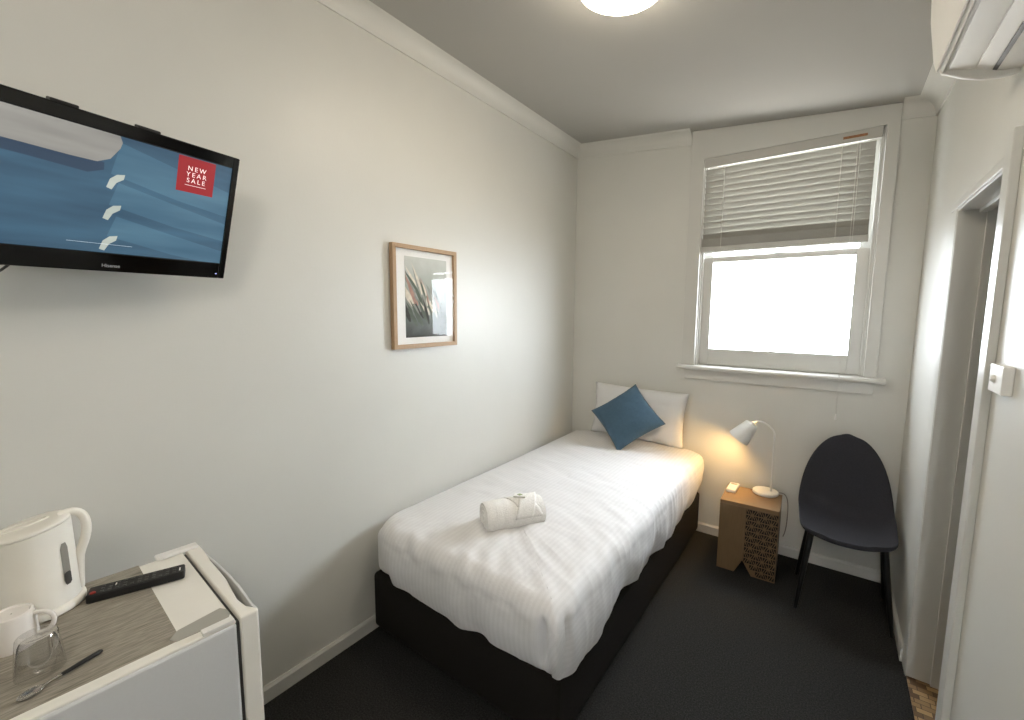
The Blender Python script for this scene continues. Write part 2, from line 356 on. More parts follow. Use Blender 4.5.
def make_duvet():
    x0, x1, y0, y1 = .034, 1.092, -2.098, -.025
    # outline, walked head-left -> foot -> right -> head-right, with corner radii
    def arc(cx, cy, r, a0, a1, n): return [(cx+r*cos(a0+(a1-a0)*i/n), cy+r*sin(a0+(a1-a0)*i/n)) for i in range(n+1)]
    rl, rr, rh = .19, .06, .05
    raw = [(x0, y1-rh)]+[(x0, y0+rl)]+arc(x0+rl, y0+rl, rl, pi, 1.5*pi, 10)+arc(x1-rr, y0+rr, rr, 1.5*pi, 2*pi, 8)+[(x1, y1-rh)]+arc(x1-rh, y1-rh, rh, 0, pi/2, 6)+arc(x0+rh, y1-rh, rh, pi/2, pi, 6)
    # resample
    L = [0]
    for a, c in zip(raw, raw[1:]): L.append(L[-1]+math.dist(a, c))
    N = 760; out = []; j = 0
    for k in range(N):
        t = L[-1]*k/N
        while L[j+1] < t: j += 1
        f = (t-L[j])/max(1e-9, L[j+1]-L[j]); out.append((raw[j][0]+(raw[j+1][0]-raw[j][0])*f, raw[j][1]+(raw[j+1][1]-raw[j][1])*f))
    nor = []
    for k in range(N):
        a = out[k-1]; c = out[(k+1) % N]; d = Vector((c[0]-a[0], c[1]-a[1])).normalized(); nor.append(Vector((d.y, -d.x)))   # outward
    def ztop(x, y):
        u = (x-.555)/.53; v = (y+1.05)/1.03
        return .585+.035*(1-abs(u)**2.6)*(1-.75*max(0, -v)**5)+.01*max(0, v)
    def interp(tab, t):
        for (a, za), (c, zc_) in zip(tab, tab[1:]):
            if t <= c: return za+(zc_-za)*(t-a)/(c-a)
        return tab[-1][1]
    foot_hem = [(0, .45), (.10, .42), (.18, .385), (.24, .352), (.35, .36), (.51, .335), (.65, .338), (.80, .345), (.93, .342), (1.03, .345), (1.09, .33)]
    right_hem = [(-2.1, .33), (-2.03, .298), (-1.95, .285), (-1.75, .30), (-1.54, .335), (-1.3, .328), (-1.04, .318), (-.8, .30), (-.63, .292), (-.4, .33), (-.15, .37), (0, .40)]
    def hem(k):
        x, y = out[k]; n = nor[k]
        if n.x < -.75: return .50 if y > -1.9 else .47
        if n.y > .5: return .48
        if n.x > .7: return interp(right_hem, y)
        return interp(foot_hem, x)
    rings = []; uvs = []
    def push(fn):
        ring = []; uv = []
        for k in range(N):
            p, u = fn(k); ring.append(p); uv.append(u)
        rings.append(ring); uvs.append(uv)
    RR = .06
    cen = lambda x, y: (.555, min(-.5, max(-1.6, y)))
    for s in [0, .1, .2, .3, .4, .5, .6, .68, .76, .83, .89, .94, .975, 1]:
        def f(k, s=s):
            x, y = out[k]; n = nor[k]; x -= n.x*RR; y -= n.y*RR; c = cen(x, y)
            x = c[0]+(x-c[0])*s; y = c[1]+(y-c[1])*s
            return Vector((x, y, ztop(x, y))), (x, y)
        push(f)
    for i in range(1, 8):
        th = i/7*pi/2
        def f(k, th=th):
            x, y = out[k]; n = nor[k]; q = RR*(1-sin(th)); x -= n.x*q; y -= n.y*q
            z = ztop(x, y)-RR*(1-cos(th)); return Vector((x, y, z)), (x+max(0, n.x)*RR*.3*th, y)
        push(f)
    NS = 16
    for i in range(1, NS+1):
        t = i/NS
        def f(k, t=t):
            x, y = out[k]; n = nor[k]; zt = ztop(x, y)-RR; h = hem(k)+.0025*sin(k*.116)*(1 if n.y < .3 else 0); z = zt+(h-zt)*t
            # hanging folds
            foot = max(0, -n.y); right = max(0, n.x)
            amp = .018*t
            d = amp*(foot*(sin(x*23+sin(x*9)*1.5)*.55)+right*(sin(y*13+1.2*sin(y*5.1))*.6+.3*sin(y*31)))-.012*t*t+.012*sin(pi*t)
            x += n.x*d; y += n.y*d
            return Vector((x, y, z)), (x+right*(zt-z), y+foot*(zt-z))
        push(f)
    m = MB(); V = [p for r in rings for p in r]
    # crinkles
    W_ = []
    for idx, p in enumerate(V):
        r = idx//N; k = idx % N; n = nor[k]
        if r < 14: nn = Vector((0, 0, 1)); a = 1
        elif r < 21: th = (r-13)/7*pi/2; nn = Vector((n.x*sin(th), n.y*sin(th), cos(th))); a = 1
        else: nn = Vector((n.x, n.y, 0)); a = .8
        q = Vector((p.x*7+p.y*5, p.y*3.2-p.x*2.2, p.z*6)); e = noise.fractal(q, 1, 2, 4)*.0055
        q2 = Vector((p.x*3.0-p.y*1.3, p.y*13+p.x*6, p.z*3+4)); e += (abs(noise.noise(q2))-.25)*-.009+(abs(noise.noise(Vector((p.x*9+p.y*4, p.y*4-p.x*6, p.z*8))))-.25)*-.007
        # diagonal pull lines at the foot end
        if r < 21 and p.y < -1.35:
            g = min(1, (-1.35-p.y)/.3); e += g*.0028*sin((p.x*1.0+p.y*.55)*48+3*noise.noise(p*4))
        # rolled pleat where the foot and the side meet
        c = math.dist((p.x, p.y), (1.035, -2.10))
        if r > 17:
            g = min(1, (r-17)/5)
            e += g*(-.052*math.exp(-(c/.015)**2)+.030*math.exp(-((math.dist((p.x, p.y), (1.078, -2.085)))/.020)**2)-.018*math.exp(-((math.dist((p.x, p.y), (1.096, -2.03)))/.014)**2))
        W_.append(p+nn*e*a if n.x > -.7 or r < 10 else p+nn*e*.2)
    P = [W_[i*N:(i+1)*N] for i in range(len(rings))]
    for dz, ins in ((-.004, .007), (.004, .014), (.05, .016)):      # turned-in hem gives the cloth its thickness
        P.append([Vector((p.x-n.x*ins, p.y-n.y*ins, p.z+dz)) for p, n in zip(P[len(rings)-1], nor)]); uvs.append(uvs[-1])
    m.grid(P, wrap=True)
    o = m.build('duvet', M['sateen'], None, smooth=True, recalc=False)
    flat = [u for r in uvs for u in r]
    ul = o.data.uv_layers.new(name='UVMap')
    for lp in o.data.loops: ul.data[lp.index].uv = flat[lp.vertex_index]
    bm = bmesh.new(); bm.from_mesh(o.data); bmesh.ops.remove_doubles(bm, verts=bm.verts, dist=.0004); bmesh.ops.recalc_face_normals(bm, faces=bm.faces); bm.to_mesh(o.data); bm.free()
    return o
tag(make_duvet(), 'white striped cotton duvet draped over the single bed', 'duvet')

def pillow_mesh(wd, ht, tk, n=28, pinch=.06, wr=.006, seed=0, expo=2.4):
    """cushion lying in its local XZ plane, bulging along y"""
    P = {1: [], -1: []}
    for sgn in (1, -1):
        for i in range(n+1):
            row = []
            for j in range(n+1):
                u = -1+2*i/n; v = -1+2*j/n
                x = u*wd/2*(1-pinch*(1-v*v)*abs(u)**3); z = v*ht/2*(1-pinch*(1-u*u)*abs(v)**3)
                t = ((1-abs(u)**expo)*(1-abs(v)**expo))**.55*tk/2
                t += wr*noise.fractal(Vector((x*9+seed, z*9, sgn*3)), 1, 2, 3)*min(1, t/(tk*.15))
                row.append((x, sgn*max(t, 0.0), z))
            P[sgn].append(row)
    m = MB(); m.grid(P[1]); m.grid(P[-1])
    return m
def merge(o, d=.0005):
    bm = bmesh.new(); bm.from_mesh(o.data); bmesh.ops.remove_doubles(bm, verts=bm.verts, dist=d); bmesh.ops.recalc_face_normals(bm, faces=bm.faces); bm.to_mesh(o.data); bm.free(); return o
pl = merge(pillow_mesh(.72, .40, .13, pinch=.05, wr=.012, seed=3).build('pillow', M['linen'], None, smooth=True, recalc=False))
for f in pl.data.polygons: f.use_smooth = True
pl.location = (.60, -.088, .824); pl.rotation_euler = (R_(-6), R_(1.4), 0)
tag(pl, 'white pillow propped upright against the wall under the window', 'pillow')
cu = merge(pillow_mesh(.385, .385, .125, pinch=.07, wr=.008, seed=9).build('cushion', M['blue'], None, smooth=True, recalc=False))
for f in cu.data.polygons: f.use_smooth = True
c_rot = Matrix.Rotation(.14, 3, 'Z') @ Matrix.Rotation(-.62, 3, 'X') @ Matrix.Rotation(.854, 3, 'Y')
cu.matrix_world = Matrix.Translation((.600, -.285, .835)) @ c_rot.to_4x4()
tag(cu, 'square slate blue cushion standing on one corner against the white pillow', 'cushion')

# rolled towel with a wrap band and a little soap packet
tw = thing('rolled_towel', 'white rolled bath towel with a folded wrap, lying on the duvet', 'towel', (.615, -1.70, .612), atan2(.235, .155))
def dprof(r, n=20):
    pts = []
    for i in range(n+1):
        a = -R_(38)+(pi+R_(76))*i/n; pts.append((r*1.12*cos(a), r*sin(a)+r*.62))
    return pts
b = MB(); P = []
for i in range(25):
    x = -.14+.28*i/24; k = 1-.06*abs(x/.14)**6
    P.append([(x, p[0]*k*.95, max(.0, p[1]*k)) for p in dprof(.069+.0007*sin(i*1.7))])
b.grid(P, wrap=True); n = len(P[0]); b.add(P[0], [tuple(range(n))]); b.add(P[-1], [tuple(range(n))])
b.build('roll', M['towel'], tw, smooth=True)
for sx in (-1, 1):                              # spiral of the rolled layers at each end
    b = MB(); pts = []
    for i in range(70):
        a = i/70*5*pi; r = .006+.05*i/70; pts.append((sx*.139, r*1.05*cos(a), .042+r*.95*sin(a)))
    b.tube(pts, .0045, 6); b.build('rolled_edge', M['towel'], tw, smooth=True)
def wrap(xa, xb, skew, name, r=.0725):
    m = MB(); P = []
    for i in range(9):
        row = []
        for j in range(21):
            a = R_(2)+(pi-R_(4))*j/20; t = j/20
            x = xa+(xb-xa)*i/8+skew*(t-.5); row.append((x, r*1.06*cos(a), r*sin(a)+r*.58))
        P.append(row)
    m.grid(P); return m.build(name, M['towel'], tw, smooth=True, solid=.005)
wrap(-.02, .075, .10, 'wrap_band'); wrap(.03, .115, -.09, 'wrap_band', .076)
pk = thing('soap_packet', 'small green and white soap sachet tucked on top of the rolled towel', 'soap', (.635, -1.672, .729), .5)
MB().box(-.028, .028, -.018, .018, 0, .009).build('sachet', M['mount'], pk, bevel=.003)
MB().prism([(-.012, 0), (0, -.011), (.014, 0), (0, .011)], 'z', .0092, .0105).build('leaf_mark', M['green'], pk)

# ------------------------------------------------------------------ bedside table, lamp, air-con remote
bt = thing('bedside_table', 'narrow wooden bedside table with a lattice patterned front panel', 'bedside table', (1.42, -.263, 0), R_(2))
hw, hd, ht = .157, .145, .442
MB().box(-hw, hw, -hd, hd, ht-.022, ht).build('table_top', M['wood'], bt, bevel=.002)
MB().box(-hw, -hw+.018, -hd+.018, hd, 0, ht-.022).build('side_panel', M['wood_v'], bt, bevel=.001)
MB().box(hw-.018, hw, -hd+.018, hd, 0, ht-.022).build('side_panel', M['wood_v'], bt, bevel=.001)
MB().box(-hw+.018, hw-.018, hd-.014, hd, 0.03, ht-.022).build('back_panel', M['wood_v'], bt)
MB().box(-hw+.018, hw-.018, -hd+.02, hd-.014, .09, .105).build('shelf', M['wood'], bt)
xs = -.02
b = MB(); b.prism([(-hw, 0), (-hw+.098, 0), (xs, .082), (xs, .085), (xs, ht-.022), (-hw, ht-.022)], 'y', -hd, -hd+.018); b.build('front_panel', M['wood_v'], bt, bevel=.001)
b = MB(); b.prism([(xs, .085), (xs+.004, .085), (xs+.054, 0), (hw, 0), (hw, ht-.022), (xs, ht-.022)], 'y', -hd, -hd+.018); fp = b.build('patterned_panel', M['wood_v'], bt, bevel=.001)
b = MB(); cw = .0335; rows = 12; chh = (ht-.03)/rows
for i in range(5):
    for j in range(rows):
        cx = xs+.01+(i+.5)*cw-.003; cz = .006+(j+.5)*chh
        if cz < .085+.012-(cx-cw/2-xs)*1.7 and cx-xs < .06: continue
        s = cw*.44; g = chh*.44
        fl = 1 if (i+j) % 2 else -1
        for tri in ([(-s, -g*.9), (-.0015*1, -g*.9), (-s, g*.75)], [(s, g*.9), (.0015, g*.9), (s, -g*.75)], [(-s*.55, g*.9), (-.002, g*.9), (s*.62, -g*.9), (s*.12, -g*.9)]):
            q = [(cx+fl*x, cz+z) for x, z in tri]
            if fl < 0: q = q[::-1]
            b.prism(q, 'y', -hd-.0012, -hd+.001)
b.build('lattice_inlay', M['dark_inlay'], fp)

lamp = thing('table_lamp', 'small white metal desk lamp with tilted cone shade on the bedside table', 'lamp', (1.481, -.150, .442))
MB().lathe([(.068, 0), (.073, .004), (.073, .017), (.069, .021), (.012, .022)], 40).build('lamp_base', M['lamp_white'], lamp, smooth=True)
arch = [(.030, 0, .021), (.028, 0, .2), (.026, 0, .395)]+bez((.026, 0, .395), (.025, 0, .425), (-.02, -.002, .455), (-.055, -.004, .463), 8)[1:]+bez((-.055, -.004, .463), (-.08, -.005, .466), (-.094, -.006, .455), (-.102, -.007, .438), 6)[1:]
MB().tube(arch, .0058, 10).build('lamp_arm', M['lamp_white'], lamp, smooth=True)
ax = Vector((-.56, -.10, -.82)).normalized(); p0 = Vector((-.098, -.007, .442))
T = orient(ax, p0)
MB().lathe([(.012, -.012), (.016, .0), (.036, .004), (.040, .008), (.066, .128), (.064, .128), (.038, .011), (.012, .008)], 40, T, closed=True).build('lamp_shade', M['lamp_white'], lamp, smooth=True)
MB().lathe([(.001, .02), (.012, .022), (.013, .045), (.024, .066), (.027, .082), (.022, .098), (.010, .107), (.001, .109)], 24, T).build('bulb', M['bulb'], lamp, smooth=True)
MB().tube(bez((.06, .03, .006), (.115, .05, .03), (.125, .06, -.03), (.122, .105, -.15), 10)+bez((.122, .105, -.15), (.122, .12, -.25), (.112, .125, -.29), (.105, .128, -.31), 6)[1:], .0028, 8).build('power_cord', M['grey_plastic'], lamp, smooth=True)

rc = thing('aircon_remote', 'little white air conditioner remote lying on the bedside table', 'remote control', (1.301, -.200, .442), R_(-1))
MB().box(-.028, .028, -.072, .072, 0, .021).build('remote_body', M['white_plastic'], rc, smooth=True, bevel=.006, seg=3)
MB().box(-.018, .018, .030, .056, .0205, .0218).build('display', M['grey_plastic'], rc, bevel=.0006)

# ------------------------------------------------------------------ chair
ch = thing('shell_chair', 'charcoal upholstered shell chair with black metal legs under the window corner', 'chair', (1.882, -.36, 0), R_(3))
def shell():
    # side profile (y, z) from the front of the seat up to the top of the back; half widths
    prof = bez((-.225, .437), (-.13, .428), (.03, .425), (.10, .452), 14)+bez((.10, .452), (.175, .49), (.19, .62), (.225, .885), 30)[1:]
    Q = [0]
    for a, c in zip(prof, prof[1:]): Q.append(Q[-1]+math.dist(a, c))
    res = []
    for i in range(45):
        t = Q[-1]*(.45*i/44+.55*(.5-.5*cos(pi*i/44))); j = 0
        while j < len(Q)-2 and Q[j+1] < t: j += 1
        f = (t-Q[j])/(Q[j+1]-Q[j]); res.append((prof[j][0]+(prof[j+1][0]-prof[j][0])*f, prof[j][1]+(prof[j+1][1]-prof[j][1])*f))
    prof = res; N = len(prof); rows = []; lows = []
    def hw_(t):
        if t < .16: f = t/.16; return .085+.125*(1-(1-f)**2.4)**.5
        if t < .45: return .210+.010*sin((t-.16)/.29*pi/2)
        f = (t-.45)/.55; return .030+.190*(1-min(1, f)**2.1)**.54
    L = [0]
    for a, c in zip(prof, prof[1:]): L.append(L[-1]+math.dist(a, c))
    for i, (y, z) in enumerate(prof):
        t = L[i]/L[-1]; a = prof[max(i-1, 0)]; c = prof[min(i+1, N-1)]; d = Vector((c[0]-a[0], c[1]-a[1])).normalized(); n = Vector((-d.y, d.x))   # towards the sitter
        row = []; low = []
        for j in range(21):
            u = -1+2*j/20; x = u*hw_(t)
            lift = (.050*math.exp(-((t-.36)/.22)**2)+.016)*abs(u)**2.4*min(1, hw_(t)/.14)
            cr = .010*(1-u*u)*max(0, (t-.90)/.10)**2; p = Vector((x, y+n.x*lift+d.x*cr, z+n.y*lift+d.y*cr))
            row.append(p); low.append(p-Vector((0, n.x, n.y))*.026+Vector((-.006*u*abs(u)**3, 0, 0)))
        rows.append(row); lows.append(low)
    m = MB(); k = 21
    P = [r+q[::-1] for r, q in zip(rows, lows)]
    m.grid(P, wrap=True)
    for r in (P[0], P[-1]): m.add(r, [(j, j+1, 40-j, 41-j) for j in range(20)])
    return m
so = shell().build('seat_shell', M['chair'], ch, smooth=True)
merge(so, .0001)
d = so.modifiers.new('sub', 'SUBSURF'); d.levels = 2; d.render_levels = 2
b = MB(); b.box(-.10, .10, -.03, .07, .396, .412); b.build('under_frame', M['chair_leg'], ch, bevel=.004)
for (xa, ya, xb, yb) in ((-.152, -.150, -.198, -.205), (.150, -.150, .204, -.195), (-.145, .07, -.195, .165), (.172, .05, .214, .165)):
    b = MB(); b.tube([(xa, ya, .425), (xa+(xb-xa)*.5, ya+(yb-ya)*.5, .21), (xb, yb, 0)], [.0165, .0135, .009], 14); b.build('leg', M['chair_leg'], ch, smooth=True)

# ------------------------------------------------------------------ blind
bl = thing('venetian_blind', 'half raised grey venetian blind hanging in the window', 'window blind', (1.4425, -.008, 2.61))
bw = .455
b = MB(); b.box(-.462, .462, -.018, -.006, -.052, .007); b.build('valance', M['rail'], bl, bevel=.003)
b = MB(); b.box(-.452, .452, -.006, .036, -.042, .006); b.build('headrail', M['rail'], bl, bevel=.002)
MB().box(.285, .395, -.0195, -.0178, -.030, -.016).build('maker_label', M['brass_label'], bl)
b = MB(); z = -.085
for i in range(12):
    zc_ = -.082-.0385*i; T = Matrix.Translation((0, .014, zc_)) @ Matrix.Rotation(R_(-58), 4, 'X')
    b.box(-bw, bw-.018, -.025, .025, -.0014, .0014, T=T)
b.build('slat', M['blind'], bl)
b = MB()
for i in range(7): b.box(-bw, bw-.018, -.012, .037, -.520-.0075*i-.006, -.520-.0075*i)
b.build('stacked_slat', M['blind'], bl, bevel=.001)
MB().box(-bw, bw-.014, -.014, .039, -.612, -.573).build('bottom_rail', M['rail'], bl, smooth=True, bevel=.006, seg=3)
for x in (-.335, .285):
    b = MB()
    for yy in (-.0135, .040): b.box(x-.0015, x+.0015, yy-.0006, yy+.0006, -.585, -.04)
    b.build('ladder_tape', M['cord'], bl)
b = MB(); b.tube([(.355, -.020, -.045), (.356, -.021, -.6), (.358, -.065, -1.35), (.362, -.068, -1.62)], .0014, 6); b.tube([(.367, -.020, -.045), (.367, -.021, -.6), (.364, -.066, -1.35), (.364, -.068, -1.62)], .0014, 6)
b.build('lift_cord', M['cord'], bl, smooth=True)
MB().lathe([(.003, 0), (.007, -.03), (.0045, -.038)], 12, Matrix.Translation((.363, -.068, -1.615))).build('cord_tassel', M['white_plastic'], bl, smooth=True)

# ------------------------------------------------------------------ ceiling light
cl = thing('ceiling_light', 'round white oyster ceiling light, switched on', 'ceiling light', (1.06, -1.66, ceil_z(1.06)), 0)
cl.rotation_euler = (0, math.atan(.0918), 0)
MB().lathe([(.15, 0), (.172, -.002), (.176, -.02), (.170, -.034), (.15, -.036)], 48).build('light_base', M['white_plastic'], cl, smooth=True)
MB().lathe([(.166, -.030), (.164, -.044), (.150, -.062), (.122, -.078), (.08, -.089), (.04, -.094), (.002, -.095)], 48).build('dome', M['dome'], cl, smooth=True)

# ------------------------------------------------------------------ air conditioner
ac = thing('air_conditioner', 'white split system air conditioner mounted high on the right wall', 'air conditioner', (W, -1.40, 2.245))
LN = .80
under = [(0, .012), (-.036, .016), (-.090, .036), (-.135, .048), (-.150, .052)]
shell_ = under+[(-.158, .046), (-.163, .055), (-.172, .085), (-.188, .20), (-.192, .295), (0, .295)]
b = MB(); b.prism(shell_, 'y', -LN+.014, -.014); b.build('ac_body', M['white_plastic'], ac, smooth=True)
capp = [(0, 0), (-.036, -.002), (-.080, .006), (-.117, .020), (-.147, .038), (-.160, .044), (-.165, .055), (-.174, .085), (-.190, .20), (-.194, .297), (0, .297)]
for ya, yb in ((-.0145, 0), (-LN, -LN+.0145)):
    b = MB(); b.prism(capp, 'y', ya, yb); b.build('end_cap', M['white_plastic'], ac, smooth=True, bevel=.003)
fpz = [(-.1655, .056), (-.1705, .055), (-.179, .085), (-.194, .20), (-.199, .293), (-.193, .293), (-.189, .20), (-.173, .085)]
b = MB(); b.prism(fpz, 'y', -LN-.001, .001); b.build('front_panel', M['white_plastic'], ac, smooth=True)
b = MB(); b.prism([(-.157, .0465), (-.150, .0505), (-.150, .0475), (-.157, .0435)], 'y', -LN+.016, -.016); b.build('chrome_strip', M['chrome'], ac)
b = MB(); b.prism([(-.147, .0512), (-.094, .0375), (-.094, .0335), (-.147, .0472)], 'y', -LN+.02, -.020); b.build('louver', M['white_plastic'], ac, bevel=.001)
b = MB(); b.prism([(-.091, .0365), (-.058, .0245), (-.058, .0205), (-.091, .0325)], 'y', -LN+.02, -.020); b.build('louver', M['white_plastic'], ac, bevel=.001)
b = MB(); b.prism([(-.056, .0238), (-.047, .0205), (-.047, .0180), (-.056, .0213)], 'y', -LN+.02, -.018); b.build('air_outlet', M['black'], ac)

# ------------------------------------------------------------------ light switch
sw = thing('light_switch', 'square white light switch on the right wall beside the doorway', 'light switch', (W, -1.635, 1.42))
MB().box(-.021, 0, -.055, .055, -.036, .036).build('switch_plate', M['white_plastic'], sw, bevel=.003)
T = Matrix.Translation((-.021, .008, 0)) @ Matrix.Rotation(-pi/2, 4, 'Y')
MB().lathe([(.010, -.002), (.010, .003), (.006, .008), (.001, .009)], 20, T).build('toggle', M['white_plastic'], sw, smooth=True)

# ------------------------------------------------------------------ framed picture
pf = thing('framed_picture', 'wooden framed botanical print hanging on the left wall above the bed', 'picture', (0, -1.668, 1.656))
hy, hz, dp = .2215, .26, .029
def frame_piece(m, hy, hz, t, x0, x1):
    for a, c in (((-hy, -hz), (hy, -hz)), ((hy, -hz), (hy, hz)), ((hy, hz), (-hy, hz)), ((-hy, hz), (-hy, -hz))):
        i = lambda p: (p[0]-(t if p[0] > 0 else -t), p[1]-(t if p[1] > 0 else -t))
        m.prism([a, c, i(c), i(a)], 'x', x0, x1)
b = MB(); frame_piece(b, hy, hz, .021, .002, dp); b.build('frame', M['frame_wood'], pf, bevel=.0015)
MB().box(.006, .012, -hy+.01, hy-.01, -hz+.01, hz-.01).build('mount_board', M['mount'], pf)
# the print: pale sky fading to dark foliage with long pointed petals
def art_mat():
    m = bpy.data.materials.new('print_ground'); m.use_nodes = True; t = m.node_tree; b = t.nodes['Principled BSDF']
    tc = t.nodes.new('ShaderNodeTexCoord'); sp = t.nodes.new('ShaderNodeSeparateXYZ'); t.links.new(tc.outputs['Object'], sp.inputs[0])
    n = t.nodes.new('ShaderNodeTexNoise'); n.inputs['Scale'].default_value = 14; t.links.new(tc.outputs['Object'], n.inputs[0])
    a = t.nodes.new('ShaderNodeMath'); a.operation = 'MULTIPLY_ADD'; a.inputs[1].default_value = .14; t.links.new(n.outputs[0], a.inputs[0]); t.links.new(sp.outputs[2], a.inputs[2])
    r = t.nodes.new('ShaderNodeMapRange'); r.inputs[1].default_value = -.13; r.inputs[2].default_value = .28; t.links.new(a.outputs[0], r.inputs[0])
    c = t.nodes.new('ShaderNodeValToRGB'); e = c.color_ramp.elements
    for i, (p, h) in enumerate(((0, '3c403c'), (.22, '5d6660'), (.55, '9da39a'), (1, 'c8cac4'))):
        if i > 1: e.new(p)
    for el, (p, h) in zip(e, ((0, '3c403c'), (.22, '5d6660'), (.55, '9da39a'), (1, 'c8cac4'))): el.position = p; el.color = srgb(h)
    t.links.new(r.outputs[0], c.inputs[0]); t.links.new(c.outputs[0], b.inputs['Base Color']); b.inputs['Roughness'].default_value = .6
    return m
art = [art_mat()]+[mat('print_'+n, h, .6, .2, noise_scale=40, amount=.15) for n, h in (('pink', 'a98579'), ('cream', 'd9d2c2'), ('green', '5c655a'), ('shadow', '3f3f3c'), ('grey', '8c8f88'))]
b = MB(); ay0, ay1, az0, az1 = -.136, .155, -.205, .205
b.box(.012, .0126, ay0, ay1, az0, az1, 0)
rnd = random.Random(11)
for k in range(64):
    by = ay0+.02+rnd.random()*.22; bz = az0+.05+rnd.random()*.22*(1-.5*(by-ay0)/.29); ln = .07+.11*rnd.random(); an = R_(112)-by*1.2+rnd.uniform(-.22, .22); wd = .005+.008*rnd.random()
    mi = rnd.choice([1, 3, 2, 3, 4, 5, 5, 2]) if bz > az0+.09 else rnd.choice([3, 4, 4, 3]); x = .0127+.00003*k
    dy, dz = cos(an), sin(an); L_ = []; Rr = []
    for i in range(9):
        t = i/8; wv = wd*sin(pi*min(1, t*.85+.12))**.8*(1-t**3); cy = by+dy*ln*t-.02*t*t; cz = bz+dz*ln*t
        L_.append((max(ay0, min(ay1, cy-dz*wv)), max(az0, min(az1, cz+dy*wv)))); Rr.append((max(ay0, min(ay1, cy+dz*wv)), max(az0, min(az1, cz-dy*wv))))
    P = [[(x, p[0], p[1]), (x, (p[0]+q[0])/2, (p[1]+q[1])/2), (x, q[0], q[1])] for p, q in zip(L_, Rr)]
    b.grid(P, mi)
b.build('print', art, pf, recalc=False)
MB().box(.0215, .0235, -hy+.015, hy-.015, -hz+.015, hz-.015).build('glass_pane', M['acrylic'], pf)

# ------------------------------------------------------------------ television on its wall bracket
tv = bpy.data.objects.new('television', None); COL.objects.link(tv); tag(tv, 'wall mounted flat television tilted down, showing a red sale badge', 'television')
ty, tt, trl = .204, .3329, .0098
av = Vector((-sin(ty), cos(ty), 0)); nv = Vector((cos(ty), sin(ty), 0)); bv = Vector((0, 0, 1))*cos(tt)+nv*sin(tt)
a2 = av*cos(trl)+bv*sin(trl); b2 = -av*sin(trl)+bv*cos(trl); BR = Vector((.12, -2.6533, 1.6876))
TW, TH = .60, .3823
m4 = Matrix((a2, (b2.cross(a2)), b2)).transposed().to_4x4(); m4.translation = BR-a2*TW/2
tv.matrix_world = m4                                  # local: x across, -y towards the viewer, z up
hx = TW/2; bs, btp, bbm = .0183, .0336, .0504
b = MB()
b.box(-hx, -hx+bs, 0, .022, 0, TH); b.box(hx-bs, hx, 0, .022, 0, TH); b.box(-hx+bs, hx-bs, 0, .022, 0, bbm); b.box(-hx+bs, hx-bs, 0, .022, TH-btp, TH)
b.build('bezel', M['black_gloss'], tv, bevel=.003)
b = MB(); b.prism([(-hx+.004, .004), (hx-.004, .004), (hx-.004, TH-.004), (-hx+.004, TH-.004)], 'y', .020, .034)
b.box(-hx+.05, hx-.05, .034, .06, .05, TH-.03); b.build('back_housing', M['black'], tv, bevel=.006)
for xx in (-.10, .065): MB().box(xx-.025, xx+.025, .006, .03, TH-.002, TH+.006).build('top_vent', M['black'], tv, bevel=.003)
x0, x1, z0, z1 = -hx+bs, hx-bs, bbm, TH-btp
def scr_mat(name, kind, a, c_, st=1.0):
    m = bpy.data.materials.new(name); m.use_nodes = True; t = m.node_tree; b = t.nodes['Principled BSDF']
    b.inputs['Base Color'].default_value = (.01, .01, .012, 1); b.inputs['Roughness'].default_value = .35
    tc = t.nodes.new('ShaderNodeTexCoord'); mp = t.nodes.new('ShaderNodeMapping'); t.links.new(tc.outputs['Object'], mp.inputs[0])
    mp.inputs['Rotation'].default_value = (0, R_(-26), 0); mp.inputs['Scale'].default_value = (1.5, 1, 11)
    n = t.nodes.new('ShaderNodeTexNoise'); n.inputs['Scale'].default_value = 1.6; n.inputs['Detail'].default_value = 3; t.links.new(mp.outputs[0], n.inputs[0])
    r = t.nodes.new('ShaderNodeValToRGB'); e = r.color_ramp.elements; e[0].position = .3; e[0].color = srgb(a); e[1].position = .7; e[1].color = srgb(c_)
    t.links.new(n.outputs[0], r.inputs[0]); t.links.new(r.outputs[0], b.inputs['Emission Color']); b.inputs['Emission Strength'].default_value = st
    return m
sm = [scr_mat('screen_blue', 0, '2f4a5f', '466a81'), scr_mat('screen_pale', 0, '87857f', 'a9a69f'), scr_mat('screen_edge_blue', 0, '3c5f76', '557a8e'), scr_mat('screen_loop', 0, 'aeb7ae', 'c4cabf'), scr_mat('screen_shadow', 0, '2d3e52', '364b60')]
SY = .004
b = MB(); b.box(x0-.004, x1+.004, SY, .018, z0-.004, z1+.004, 0)
sx = lambda u: x0+(x1-x0)*u
sz = lambda v: z0+(z1-z0)*v
def patch(pts, mi, k): b.add([(sx(u), SY-.0002*k, sz(v)) for u, v in pts], [tuple(range(len(pts)))], mi)
